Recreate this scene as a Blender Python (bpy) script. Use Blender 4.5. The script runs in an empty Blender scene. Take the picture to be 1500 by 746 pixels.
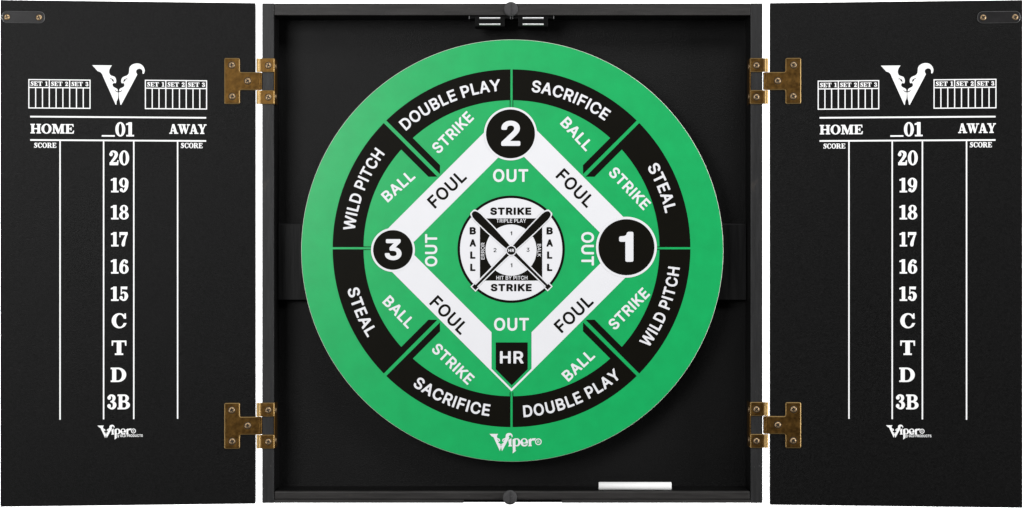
import bpy, bmesh, math, random
from mathutils import Vector, Matrix
from mathutils.geometry import delaunay_2d_cdt

random.seed(4)
scene = bpy.context.scene
COL = scene.collection

# ------------------------------------------------------------------ camera
S = 0.0008                 # metres per unit: one unit is one photo pixel on the cabinet's front plane
D = 2700.0                 # camera distance in units
cam_data = bpy.data.cameras.new('camera')
cam = bpy.data.objects.new('camera', cam_data)
COL.objects.link(cam)
cam.location = (0, -D * S, 0)
cam.rotation_euler = (math.radians(90), 0, 0)
cam_data.sensor_width = 36.0
cam_data.lens = 36.0 * D / 1500.0
cam_data.clip_start = 0.05
cam_data.clip_end = 50
scene.camera = cam

# ------------------------------------------------------------------ light
w = bpy.data.worlds.new('World')
scene.world = w
w.use_nodes = True
w.node_tree.nodes['Background'].inputs[0].default_value = (1.0, 1.0, 1.0, 1)
w.node_tree.nodes['Background'].inputs[1].default_value = 0.05


def area_lamp(name, loc, target, sx, sy, power, color=(1, 1, 1)):
    d = bpy.data.lights.new(name, 'AREA')
    d.shape = 'RECTANGLE'
    d.size, d.size_y = sx, sy
    d.energy = power
    d.color = color
    o = bpy.data.objects.new(name, d)
    COL.objects.link(o)
    o.location = loc
    o.rotation_euler = (Vector(target) - Vector(loc)).to_track_quat('-Z', 'Y').to_euler()
    return o


area_lamp('softbox_lamp', (-1.05, -1.95, 0.55), (-0.05, 0, 0.0), 0.9, 0.9, 28)
area_lamp('softbox_lamp', (0.75, -1.6, 1.65), (0.1, 0, 0.08), 1.2, 0.7, 33)
area_lamp('fill_lamp', (2.3, -0.95, 0.0), (0.1, 0, -0.05), 0.9, 1.1, 40)  # added fill, evens the brightness on the right
area_lamp('fill_lamp', (-2.1, -0.95, -0.9), (-0.1, 0, -0.15), 0.8, 0.8, 15)  # added low fill, evens the brightness on the left
# two unseen lamps added behind the cabinet to blow the wall out to white
area_lamp('background_lamp', (-2.0, 0.45, 0.2), (0.2, 1.6, 0), 0.5, 1.6, 75)
area_lamp('background_lamp', (2.0, 0.45, 0.2), (-0.2, 1.6, 0), 0.5, 1.6, 75)

scene.view_settings.view_transform = 'Standard'
scene.view_settings.look = 'None'
scene.view_settings.exposure = 0.0
scene.view_settings.gamma = 1.0
scene.view_settings.use_curve_mapping = False
try:
    scene.cycles.use_denoising = True
    scene.cycles.max_bounces = 8
except Exception:
    pass


# ------------------------------------------------------------------ materials
def new_mat(name, color, rough=0.5, metal=0.0, spec=0.5, var=0.0, var_scale=40.0, stretch=(1, 1, 1),
            bump=0.0, bump_scale=600.0, rough_var=0.0, color2=None):
    m = bpy.data.materials.new(name)
    m.use_nodes = True
    nt = m.node_tree
    b = nt.nodes['Principled BSDF']
    b.inputs['Roughness'].default_value = rough
    b.inputs['Metallic'].default_value = metal
    b.inputs['Specular IOR Level'].default_value = spec
    b.inputs['Base Color'].default_value = (*color, 1)
    tc = nt.nodes.new('ShaderNodeTexCoord')
    mp = nt.nodes.new('ShaderNodeMapping')
    mp.inputs['Scale'].default_value = stretch
    nt.links.new(tc.outputs['Object'], mp.inputs['Vector'])
    if var > 0 or rough_var > 0:
        n = nt.nodes.new('ShaderNodeTexNoise')
        n.inputs['Scale'].default_value = var_scale
        n.inputs['Detail'].default_value = 6
        n.inputs['Roughness'].default_value = 0.6
        nt.links.new(mp.outputs[0], n.inputs['Vector'])
        if var > 0:
            mx = nt.nodes.new('ShaderNodeMix')
            mx.data_type = 'RGBA'
            c2 = color2 or tuple(c * (1 + var) for c in color)
            c1 = tuple(c * (1 - var) for c in color) if color2 is None else color
            mx.inputs['A'].default_value = (*c1, 1)
            mx.inputs['B'].default_value = (*c2, 1)
            rp = nt.nodes.new('ShaderNodeMapRange')
            rp.inputs['From Min'].default_value = 0.3
            rp.inputs['From Max'].default_value = 0.7
            nt.links.new(n.outputs['Fac'], rp.inputs['Value'])
            nt.links.new(rp.outputs[0], mx.inputs['Factor'])
            nt.links.new(mx.outputs['Result'], b.inputs['Base Color'])
        if rough_var > 0:
            r2 = nt.nodes.new('ShaderNodeMapRange')
            r2.inputs['From Min'].default_value = 0.3
            r2.inputs['From Max'].default_value = 0.7
            r2.inputs['To Min'].default_value = rough - rough_var
            r2.inputs['To Max'].default_value = rough + rough_var
            nt.links.new(n.outputs['Fac'], r2.inputs['Value'])
            nt.links.new(r2.outputs[0], b.inputs['Roughness'])
    if bump > 0:
        n2 = nt.nodes.new('ShaderNodeTexNoise')
        n2.inputs['Scale'].default_value = bump_scale
        n2.inputs['Detail'].default_value = 3
        nt.links.new(mp.outputs[0], n2.inputs['Vector'])
        bp = nt.nodes.new('ShaderNodeBump')
        bp.inputs['Strength'].default_value = bump
        bp.inputs['Distance'].default_value = 0.001
        nt.links.new(n2.outputs['Fac'], bp.inputs['Height'])
        nt.links.new(bp.outputs[0], b.inputs['Normal'])
    return m


MT = {
    'wall': new_mat('white_wall_paint', (0.88, 0.88, 0.88), 0.9, var=0.01, var_scale=3),
    'door': new_mat('black_laminate', (0.0045, 0.0045, 0.0045), 0.40, spec=0.112, var=0.6, var_scale=420,
                    bump=0.4, bump_scale=1200),
    'frame_v': new_mat('charcoal_edge_banding_upright', (0.021, 0.021, 0.0215), 0.45, spec=0.2, var=0.3, var_scale=60,
                       stretch=(4, 1, 0.35), bump=0.25, bump_scale=260),
    'frame_h': new_mat('charcoal_edge_banding_level', (0.026, 0.0245, 0.0238), 0.45, spec=0.2, var=0.3, var_scale=60,
                       stretch=(0.35, 1, 4), bump=0.25, bump_scale=260),
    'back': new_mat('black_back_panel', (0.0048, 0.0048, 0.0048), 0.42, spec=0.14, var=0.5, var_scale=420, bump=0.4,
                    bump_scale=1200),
    'rail': new_mat('black_stained_wood', (0.010, 0.010, 0.0102), 0.42, spec=0.12, var=0.45, var_scale=60,
                    stretch=(3, 1, 0.16), bump=0.3, bump_scale=120),
    'print': new_mat('white_door_print', (0.92, 0.92, 0.92), 0.6, spec=0.3, var=0.02, var_scale=120),
    'green': new_mat('green_board_print', (0.0012, 0.375, 0.098), 0.34, spec=0.62, var=0.07, var_scale=45, bump=0.08,
                     bump_scale=800),
    'ink': new_mat('black_board_print', (0.0036, 0.0031, 0.0016), 0.45, spec=0.08, var=0.1, var_scale=60),
    'white': new_mat('white_board_print', (0.74, 0.74, 0.765), 0.45, spec=0.3, var=0.012, var_scale=40),
    'core': new_mat('pressed_paper_core', (0.02, 0.02, 0.018), 0.8, var=0.3, var_scale=60),
    'cream': new_mat('cream_paper_edge', (0.85, 0.83, 0.76), 0.8, var=0.1, var_scale=90),
    'brass': new_mat('antique_brass', (0.066, 0.032, 0.0062), 0.44, metal=0.88, var=0.2, var_scale=170,
                     color2=(0.15, 0.077, 0.016), rough_var=0.07, bump=0.08, bump_scale=300),
    'brass_highlight': new_mat('worn_brass_highlight', (0.46, 0.30, 0.115), 0.40, metal=0.7, var=0.1, var_scale=150),  # paler worn brass, colours in the highlights on chamfers and barrels
    'screw': new_mat('brassed_screw', (0.34, 0.235, 0.13), 0.42, metal=0.7, var=0.15, var_scale=400),
    'slot': new_mat('screw_recess_shade', (0.012, 0.008, 0.005), 0.7),  # near-black, painted shade in the cross and round the head
    'strike': new_mat('dark_steel_plate', (0.016, 0.0155, 0.016), 0.36, metal=0.0, spec=0.12, var=0.2, var_scale=90,
                      rough_var=0.06),
    'strike_edge': new_mat('pale_steel_edge', (0.16, 0.16, 0.16), 0.5, metal=0.5, var=.2, var_scale=200),  # paler steel, colours in the light line along the plate edge
    'chrome': new_mat('polished_steel', (0.92, 0.92, 0.92), 0.38, metal=1.0, var=0.05, var_scale=300),
    'plastic_and_shade': new_mat('black_plastic_and_shade', (0.003, 0.003, 0.003), 0.4, spec=0.08, var=0.1, var_scale=200),  # catch housings, also the painted shade in the finger notch
    'rubber': new_mat('grey_rubber', (0.036, 0.035, 0.036), 0.7, var=0.2, var_scale=300, bump=0.3, bump_scale=500),
    'chalk': new_mat('white_chalk', (0.84, 0.84, 0.835), 0.9, spec=0.2, var=0.02, var_scale=200, bump=0.2,
                     bump_scale=500),
}


def add_specks(m, scale, lo, color, stretch=(1, 1, 1)):
    """Small pale nicks and scuffs with a shape of their own."""
    nt = m.node_tree
    b = nt.nodes['Principled BSDF']
    src = b.inputs['Base Color'].links[0].from_socket
    tc = nt.nodes.new('ShaderNodeTexCoord')
    mp = nt.nodes.new('ShaderNodeMapping')
    mp.inputs['Scale'].default_value = stretch
    n = nt.nodes.new('ShaderNodeTexNoise')
    n.inputs['Scale'].default_value = scale
    n.inputs['Detail'].default_value = 4
    n.inputs['Roughness'].default_value = 0.7
    r = nt.nodes.new('ShaderNodeMapRange')
    r.inputs['From Min'].default_value = lo
    r.inputs['From Max'].default_value = lo + 0.06
    mx = nt.nodes.new('ShaderNodeMix')
    mx.data_type = 'RGBA'
    mx.inputs['B'].default_value = (*color, 1)
    nt.links.new(tc.outputs['Object'], mp.inputs['Vector'])
    nt.links.new(mp.outputs[0], n.inputs['Vector'])
    nt.links.new(n.outputs['Fac'], r.inputs['Value'])
    nt.links.new(r.outputs[0], mx.inputs['Factor'])
    nt.links.new(src, mx.inputs['A'])
    nt.links.new(mx.outputs['Result'], b.inputs['Base Color'])


for key_, st_ in (('frame_v', (1, 1, .6)), ('frame_h', (.6, 1, 1))):
    add_specks(MT[key_], 330, .69, (.12, .115, .11), st_)
    add_specks(MT[key_], 42, .62, (.034, .031, .029), st_)
add_specks(MT['door'], 260, .76, (.03, .03, .03))
add_specks(MT['rail'], 160, .68, (.03, .03, .03), (3, 1, .25))
add_specks(MT['brass'], 260, .66, (.30, .17, .045))


# ------------------------------------------------------------------ mesh helpers (all lengths in units)
class MB:
    """Collects faces, then links them as one mesh object whose origin is its own middle."""

    def __init__(self):
        self.v, self.f, self.mi, self.mats, self.smooth = [], [], [], [], []

    def slot(self, m):
        if m not in self.mats:
            self.mats.append(m)
        return self.mats.index(m)

    def add(self, verts, faces, m, smooth=False):
        k = len(self.v)
        s = self.slot(m)
        self.v += [Vector(p) for p in verts]
        for f in faces:
            self.f.append([k + i for i in f])
            self.mi.append(s)
            self.smooth.append(smooth)

    def bm(self, bm, m, smooth=False):
        bm.verts.index_update()
        self.add([v.co.copy() for v in bm.verts], [[v.index for v in f.verts] for f in bm.faces], m, smooth)
        bm.free()

    def repaint(self, test, m):
        """Give the faces whose middle and direction pass the test another material."""
        k = self.slot(m)
        for i, f in enumerate(self.f):
            p = [self.v[j] for j in f]
            n = (p[1] - p[0]).cross(p[2] - p[1])
            if n.length > 0 and test(sum(p, Vector()) / len(p), n.normalized()):
                self.mi[i] = k

    def build(self, name, parent=None, origin=None):
        lo = Vector((min(p.x for p in self.v), min(p.y for p in self.v), min(p.z for p in self.v)))
        hi = Vector((max(p.x for p in self.v), max(p.y for p in self.v), max(p.z for p in self.v)))
        c = Vector(origin) if origin is not None else (lo + hi) / 2
        me = bpy.data.meshes.new(name)
        me.from_pydata([((p - c) * S)[:] for p in self.v], [], self.f)
        for m in self.mats:
            me.materials.append(MT[m])
        me.polygons.foreach_set('material_index', self.mi)
        me.polygons.foreach_set('use_smooth', self.smooth)
        me.update()
        o = bpy.data.objects.new(name, me)
        COL.objects.link(o)
        o['world_at'] = [c.x, c.y, c.z]
        place(o, c, parent)
        return o


def place(o, c, parent):
    """Put o at c (units); its parents carry no rotation."""
    base = Vector((0, 0, 0))
    if parent is not None:
        o.parent = parent
        base = Vector(WORLD[parent.name])
    WORLD[o.name] = tuple(c)
    if 'world_at' in o:
        del o['world_at']
    o.location = (Vector(c) - base) * S


WORLD = {}


def root(name, loc):
    o = bpy.data.objects.new(name, None)
    o.empty_display_size = 0.05
    COL.objects.link(o)
    place(o, loc, None)
    return o


def tag(o, label, cat=None, group=None, kind=None):
    if label: o['label'] = label
    if cat: o['category'] = cat
    if group: o['group'] = group
    if kind: o['kind'] = kind
    return o


def box_bm(x0, y0, z0, x1, y1, z1, bev=1.0, seg=2):
    bm = bmesh.new()
    bmesh.ops.create_cube(bm, size=1)
    for v in bm.verts:
        v.co = Vector(((x0 + x1) / 2 + v.co.x * (x1 - x0), (y0 + y1) / 2 + v.co.y * (y1 - y0),
                       (z0 + z1) / 2 + v.co.z * (z1 - z0)))
    if bev > 0:
        bmesh.ops.bevel(bm, geom=list(bm.edges), offset=bev, segments=seg, profile=0.5, affect='EDGES')
    return bm


# ---- flat shapes: polygons added and cut in order
def rect(x0, y0, x1, y1): return [(x0, y0), (x1, y0), (x1, y1), (x0, y1)]


def ell(cx, cy, rx, ry=None, n=40):
    ry = rx if ry is None else ry
    return [(cx + rx * math.cos(2 * math.pi * i / n), cy + ry * math.sin(2 * math.pi * i / n)) for i in range(n)]


def area2(p):
    return sum(p[i][0] * p[(i + 1) % len(p)][1] - p[(i + 1) % len(p)][0] * p[i][1] for i in range(len(p)))


def smooth_path(pts, n=5):
    out = []
    for i in range(len(pts) - 1):
        p0, p1, p2, p3 = pts[max(i - 1, 0)], pts[i], pts[i + 1], pts[min(i + 2, len(pts) - 1)]
        for k in range(n):
            t = k / n
            out.append(tuple(0.5 * (2 * b + (c - a) * t + (2 * a - 5 * b + 4 * c - d) * t * t +
                                    (3 * b - a - 3 * c + d) * t ** 3) for a, b, c, d in zip(p0, p1, p2, p3)))
    out.append(tuple(pts[-1]))
    return out


def smooth_closed(pts, n=4):
    """Closed outline; a point written (x, y, 1) is a sharp corner, the rest are rounded through."""
    N = len(pts)
    out = []
    for i in range(N):
        p1, p2 = pts[i], pts[(i + 1) % N]
        s1, s2 = len(p1) > 2, len(p2) > 2
        p0 = p1 if s1 else pts[i - 1]
        p3 = p2 if s2 else pts[(i + 2) % N]
        for k in range(n):
            t = k / n
            out.append(tuple(0.5 * (2 * b + (c - a) * t + (2 * a - 5 * b + 4 * c - d) * t * t +
                                    (3 * b - a - 3 * c + d) * t ** 3)
                             for a, b, c, d in zip(p0[:2], p1[:2], p2[:2], p3[:2])))
    return out


def stroke(pts, n=5):
    """Pen stroke through (x, y, width) points, as a list of polygons to add."""
    P = smooth_path(pts, n)
    out = [ell(x, y, ww / 2, n=14) for x, y, ww in P]
    for (x0, y0, w0), (x1, y1, w1) in zip(P, P[1:]):
        L = math.hypot(x1 - x0, y1 - y0) or 1e-6
        nx, ny = -(y1 - y0) / L, (x1 - x0) / L
        out.append([(x0 - nx * w0 / 2, y0 - ny * w0 / 2), (x1 - nx * w1 / 2, y1 - ny * w1 / 2),
                    (x1 + nx * w1 / 2, y1 + ny * w1 / 2), (x0 + nx * w0 / 2, y0 + ny * w0 / 2)])
    return out


def flat2d(ops):
    """ops: (+1 or -1, polygon) in painting order -> verts, triangles."""
    vs, fs = [], []
    for s, p in ops:
        q = p if area2(p) > 0 else p[::-1]
        fs.append(list(range(len(vs), len(vs) + len(q))))
        vs += [Vector((x, y)) for x, y in q]
    r = delaunay_2d_cdt(vs, [], fs, 1, 1e-6, True)
    V, F, OF = r[0], r[2], r[5]
    keep = []
    for f, of in zip(F, OF):
        st = False
        for k in sorted(of):
            st = ops[k][0] > 0
        if st:
            keep.append(list(f))
    used = sorted({i for f in keep for i in f})
    idx = {i: k for k, i in enumerate(used)}
    tris = []
    V2 = [(V[i].x, V[i].y) for i in used]
    for f in keep:
        g = [idx[i] for i in f]
        if area2([V2[i] for i in g]) < 0:
            g = g[::-1]
        tris.append(g)
    return V2, tris


def A(*polys): return [(1, p) for p in polys]
def C(*polys): return [(-1, p) for p in polys]


def xf(V, sx=1, sy=1, ang=0, dx=0, dy=0):
    c, s = math.cos(ang), math.sin(ang)
    return [(dx + c * x * sx - s * y * sy, dy + s * x * sx + c * y * sy) for x, y in V]


# ---- sans lettering: letter outlines as (advance, [x, y, x, y, ...] per contour), cap height 509
GROT = {
    'A': (480, [[16,0,201,509,276,509,463,0,395,0,287,302,264,372,232,478,245,478,213,371,191,302,85,0], [110,142,110,199,370,199,370,142]]),
    'B': (456, [[60,0,60,509,241,509,274,507,304,501,329,491,350,477,367,461,381,442,390,421,396,398,398,374,397,353,393,336,387,320,378,307,368,295,356,286,343,278,329,272,315,267,315,262,331,260,347,254,363,245,378,234,391,220,402,203,411,184,416,161,418,136,416,111,410,88,400,67,386,48,368,31,344,18,317,8,284,2,247,0], [125,57,245,57,281,60,309,67,330,80,344,96,353,115,355,137,354,153,350,169,342,184,333,197,320,209,306,218,289,225,269,229,248,231,125,231], [125,285,238,285,256,287,273,290,288,296,302,304,314,314,323,326,330,340,335,355,336,372,333,393,326,412,313,429,294,442,270,449,240,452,125,452]]),
    'C': (510, [[267,-7,242,-6,217,-2,194,5,171,13,150,25,131,39,113,55,97,73,82,93,70,115,59,140,51,166,45,193,41,223,40,254,41,285,45,315,51,343,59,369,70,393,82,415,97,436,113,454,131,470,150,484,171,495,194,504,217,510,242,514,267,516,293,514,317,511,340,504,362,496,383,485,402,471,419,456,435,438,448,418,459,397,467,373,473,348,408,348,404,365,397,380,389,395,380,407,369,418,357,428,344,437,330,444,315,449,300,453,284,455,267,456,237,453,209,445,184,432,161,414,141,391,125,364,113,332,106,295,103,254,106,213,113,177,125,145,141,117,161,94,184,76,210,63,237,56,267,53,284,54,300,56,315,60,330,65,344,72,357,81,369,90,380,102,389,114,397,128,404,144,408,160,473,160,467,135,459,112,448,91,435,71,420,53,402,38,383,24,363,13,341,5,317,-2,293,-6]]),
    'D': (502, [[219,0,96,0,96,57,215,57,254,60,288,68,318,81,343,99,363,122,379,149,390,181,397,216,399,255,397,294,390,329,379,361,364,388,344,410,320,428,291,441,258,449,221,452,93,452,93,509,225,509,254,507,281,504,307,498,331,489,353,478,385,455,412,426,433,391,444,367,451,342,457,315,460,286,462,255,460,224,457,195,451,168,443,142,433,119,421,97,406,77,390,60,371,44,351,31,328,20,303,11,277,5,249,1], [125,509,125,0,60,0,60,509]]),
    'E': (419, [[60,0,60,509,372,509,372,452,125,452,125,286,355,286,355,229,125,229,125,57,375,57,375,0]]),
    'F': (410, [[60,0,60,509,369,509,369,452,125,452,125,278,346,278,346,221,125,221,125,0]]),
    'G': (520, [[269,-7,242,-6,217,-2,193,5,171,14,149,25,130,39,112,55,96,73,82,93,69,116,59,140,51,166,45,194,41,223,40,254,41,285,45,315,51,343,59,369,69,393,82,415,96,436,112,454,129,470,149,484,170,495,192,504,215,510,239,514,265,516,291,514,316,510,340,504,363,494,384,483,403,469,421,453,436,436,449,416,460,395,468,373,474,349,408,349,402,365,395,379,387,393,378,406,368,417,356,427,344,436,330,443,315,448,300,453,283,455,265,456,236,453,209,445,183,432,160,414,141,392,125,364,113,332,106,295,103,254,106,213,113,177,125,145,141,117,161,95,184,76,210,63,238,56,269,53,296,55,322,61,345,71,365,85,382,102,396,123,407,147,413,173,415,202,434,199,283,199,283,256,478,256,478,200,475,160,466,124,451,91,431,62,406,38,377,19,344,5,308,-4]]),
    'H': (517, [[60,0,60,509,125,509,125,289,392,289,392,509,457,509,457,0,392,0,392,232,125,232,125,0]]),
    'I': (185, [[60,0,60,509,125,509,125,0]]),
    'K': (467, [[104,145,104,216,139,261,174,303,212,344,364,509,448,509,231,276,228,276], [60,0,60,509,125,509,125,334,124,225,125,193,125,0], [372,0,188,259,228,309,449,0]]),
    'L': (393, [[60,0,60,509,125,509,125,57,361,57,361,0]]),
    'O': (533, [[267,-7,241,-6,217,-2,194,5,171,13,150,25,131,39,113,55,97,73,82,93,70,115,59,140,51,166,45,193,41,223,40,254,41,285,45,315,51,343,59,369,70,393,82,415,97,436,113,454,131,470,150,484,171,495,194,504,217,510,241,514,267,516,293,514,317,510,340,504,363,495,384,484,403,470,421,454,437,436,451,415,464,393,474,369,482,343,488,315,492,285,493,254,492,223,488,193,482,166,474,140,464,115,451,93,437,73,421,55,403,39,384,25,363,13,340,5,317,-2,293,-6], [267,53,296,55,324,63,349,76,372,94,392,116,408,144,420,176,428,213,430,254,428,295,420,332,408,365,392,392,372,415,349,433,324,446,296,453,267,456,237,453,210,445,184,433,161,415,142,392,125,364,113,332,106,295,103,254,106,213,113,176,125,144,142,117,161,94,184,76,210,63,237,55]]),
    'P': (445, [[60,0,60,509,235,509,272,506,305,499,332,487,356,471,375,452,390,430,400,404,407,377,409,348,407,318,400,291,390,265,375,243,356,223,332,207,305,195,272,188,235,186,109,186,109,242,233,242,257,244,279,248,297,256,312,266,324,279,333,294,339,310,343,328,344,348,343,367,339,385,333,402,324,416,312,428,297,439,279,446,257,451,232,452,125,452,125,0]]),
    'R': (449, [[60,0,60,509,236,509,273,506,305,500,333,489,356,473,376,455,390,433,401,408,407,381,409,352,407,323,401,296,390,271,376,250,356,232,333,217,305,206,273,200,236,198,96,198,96,255,234,255,258,256,280,260,298,267,313,276,325,287,334,300,340,316,344,333,345,352,344,371,340,389,334,405,325,419,313,430,298,440,279,446,258,451,233,452,125,452,125,0], [353,0,230,229,303,229,428,0]]),
    'S': (447, [[224,-9,188,-7,156,-1,128,9,102,23,81,40,64,60,51,83,42,109,38,137,104,137,108,118,114,102,123,88,136,76,150,66,166,59,185,53,204,50,224,49,246,50,267,54,286,60,303,69,317,79,329,92,338,106,344,122,346,139,344,154,340,168,332,179,322,189,310,197,296,205,245,222,184,239,145,253,112,269,86,289,67,313,56,341,52,372,54,400,62,425,75,448,92,468,113,484,138,498,165,508,195,514,227,516,259,514,289,508,316,498,340,484,360,468,377,449,390,427,398,403,401,378,337,378,332,402,320,421,302,437,280,449,254,456,225,459,204,457,185,454,167,448,152,440,139,430,129,418,121,405,117,391,115,376,117,359,122,345,131,334,142,324,155,315,169,308,212,293,264,279,312,264,328,256,344,248,359,238,372,226,384,213,395,198,402,180,407,161,408,139,406,112,399,87,386,64,370,43,349,25,323,11,294,0,261,-7]]),
    'T': (449, [[32,452,32,509,417,509,417,452,257,452,257,0,193,0,193,452]]),
    'U': (517, [[259,-8,220,-6,186,2,154,15,126,33,103,55,85,80,71,108,63,140,60,173,60,509,124,509,124,178,126,155,132,133,141,113,153,95,169,80,187,68,208,59,232,53,259,52,285,53,309,59,331,68,349,80,364,95,377,113,385,133,391,155,393,178,393,509,457,509,457,173,454,140,446,108,433,80,414,55,391,33,363,15,332,2,297,-6]]),
    'W': (686, [[155,0,16,509,82,509,163,196,175,145,187,94,197,40,189,40,200,94,211,145,224,196,306,509,380,509,462,196,474,145,486,94,497,40,488,40,499,94,510,145,523,196,603,509,670,509,530,0,455,0,368,323,351,391,336,475,350,475,335,395,318,323,230,0]]),
    'Y': (472, [[203,0,203,208,16,509,91,509,192,344,222,292,250,230,224,230,251,293,280,344,381,509,455,509,268,208,268,0]]),
    '1': (290, [[140,0,140,375,40,375,40,425,90,428,125,440,150,465,165,509,215,509,215,0]]),
    '2': (453, [[64,0,64,47,234,229,282,282,294,298,303,312,311,327,316,341,319,356,320,371,319,389,315,405,308,419,298,431,287,441,273,449,258,455,241,458,224,460,205,458,188,454,172,447,159,438,148,427,139,413,132,398,128,381,127,362,66,362,68,391,75,418,86,442,102,464,121,482,143,496,168,507,196,513,225,516,254,513,281,507,306,497,328,482,346,465,361,445,372,423,379,398,381,372,380,354,377,336,371,318,363,299,351,280,336,259,317,235,294,209,267,180,153,60,153,57,389,57,389,0]]),
    '3': (453, [[218,-7,188,-5,159,1,133,10,108,22,88,38,70,57,57,79,48,104,44,132,109,132,112,115,118,100,126,87,137,76,150,66,165,59,182,54,200,51,219,50,239,51,258,55,275,61,291,69,304,80,315,93,323,108,328,125,329,145,328,163,323,180,316,196,306,211,292,223,275,234,254,241,229,246,201,248,157,248,157,299,288,448,288,452,70,452,70,509,372,509,372,461,211,278,211,289,247,290,279,286,308,276,333,262,354,244,371,222,383,198,391,173,393,145,390,116,383,90,370,66,354,45,333,27,309,12,281,2,251,-5]]),
    'b': (424, [[229,-8,208,-7,189,-3,172,4,159,12,147,21,138,31,118,59,112,59,112,0,53,0,53,509,114,509,114,319,118,319,137,346,147,355,158,364,171,373,188,379,207,383,229,384,259,382,287,374,313,361,335,342,354,320,370,293,381,261,388,227,390,189,388,151,381,116,370,84,355,57,336,34,313,16,288,3,260,-6], [220,47,242,49,262,55,279,66,294,80,306,97,316,117,323,139,327,163,328,189,327,215,323,239,316,261,307,281,295,298,280,311,262,322,243,328,220,330,198,328,178,322,161,312,147,299,134,282,125,263,118,241,114,216,113,189,114,162,118,138,125,115,135,95,147,78,162,65,179,55,198,49]]),
    'y': (389, [[47,-139,61,-86,71,-87,83,-89,94,-90,104,-89,113,-86,122,-81,130,-74,138,-64,145,-51,151,-36,163,-1,17,379,84,379,165,155,187,87,206,21,184,21,202,87,224,155,305,379,371,379,204,-58,196,-77,187,-93,177,-107,165,-119,153,-128,139,-136,125,-141,109,-144,91,-145,65,-143]]),
}
_sans = {}


def sans(text, bold=0.022):
    key = (text, bold)
    if key not in _sans:
        d = bold * 700
        ops, x = [], 0.0
        for ch in text:
            if ch == ' ':
                x += 190
                continue
            adv, cs = GROT[ch]
            P = [[(c[i] + x, c[i + 1]) for i in range(0, len(c), 2)] for c in cs]
            outer = max(P, key=lambda p: abs(area2(p)))
            sg = 1 if area2(outer) > 0 else -1
            for p in sorted(P, key=lambda p: -abs(area2(p))):
                ops.append((-1 if area2(p) * sg < 0 else 1, p))
            if d > 0:                                     # embolden: run a pen of width 2d round every outline
                for p in P:
                    for a, b in zip(p, p[1:] + p[:1]):
                        L_ = math.hypot(b[0] - a[0], b[1] - a[1])
                        if L_ < .01:
                            continue
                        nx, ny = -(b[1] - a[1]) / L_ * d, (b[0] - a[0]) / L_ * d
                        ops.append((1, [(a[0] - nx, a[1] - ny), (b[0] - nx, b[1] - ny), (b[0] + nx, b[1] + ny),
                                        (a[0] + nx, a[1] + ny)]))
                        ops.append((1, [(a[0] + d * math.cos(t), a[1] + d * math.sin(t)) for t in
                                        [math.pi / 4 * (i + .5) for i in range(8)]]))
            x += adv + d * 1.7
        V, F = flat2d(ops)
        x0, x1 = min(p[0] for p in V), max(p[0] for p in V)
        y0, y1 = -d, 509 + d
        V = [((x - x0) / (x1 - x0) - 0.5, (y - y0) / (y1 - y0) - 0.5) for x, y in V]
        _sans[key] = (V, F)
    return _sans[key]


def sans_at(text, cx, cy, length, cap, ang=0, bold=0.022):
    V, F = sans(text, bold)
    return xf(V, length, cap, math.radians(ang), cx, cy), F


def sans_arc(text, a0, a1, r, cap, inward=False, bold=0.022):
    """Angles in degrees clockwise from straight up; the text runs from a0 to a1."""
    V, F = sans(text, bold)
    # split the long outlines so that bending keeps them smooth
    out = []
    for x, y in V:
        a = math.radians((a0 + a1) / 2 + x * (a1 - a0))
        rr = r + (-y if inward else y) * cap
        out.append((rr * math.sin(a), rr * math.cos(a)))
    return out, F


# ---- bold serif lettering, drawn here (cap height 1)
T_ = 0.115


def stem(x, s=0.26, o=0.09, y0=0, y1=1):
    return A(rect(x, y0, x + s, y1), rect(x - o, y0, x + s + o, y0 + T_), rect(x - o, y1 - T_, x + s + o, y1))


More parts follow.
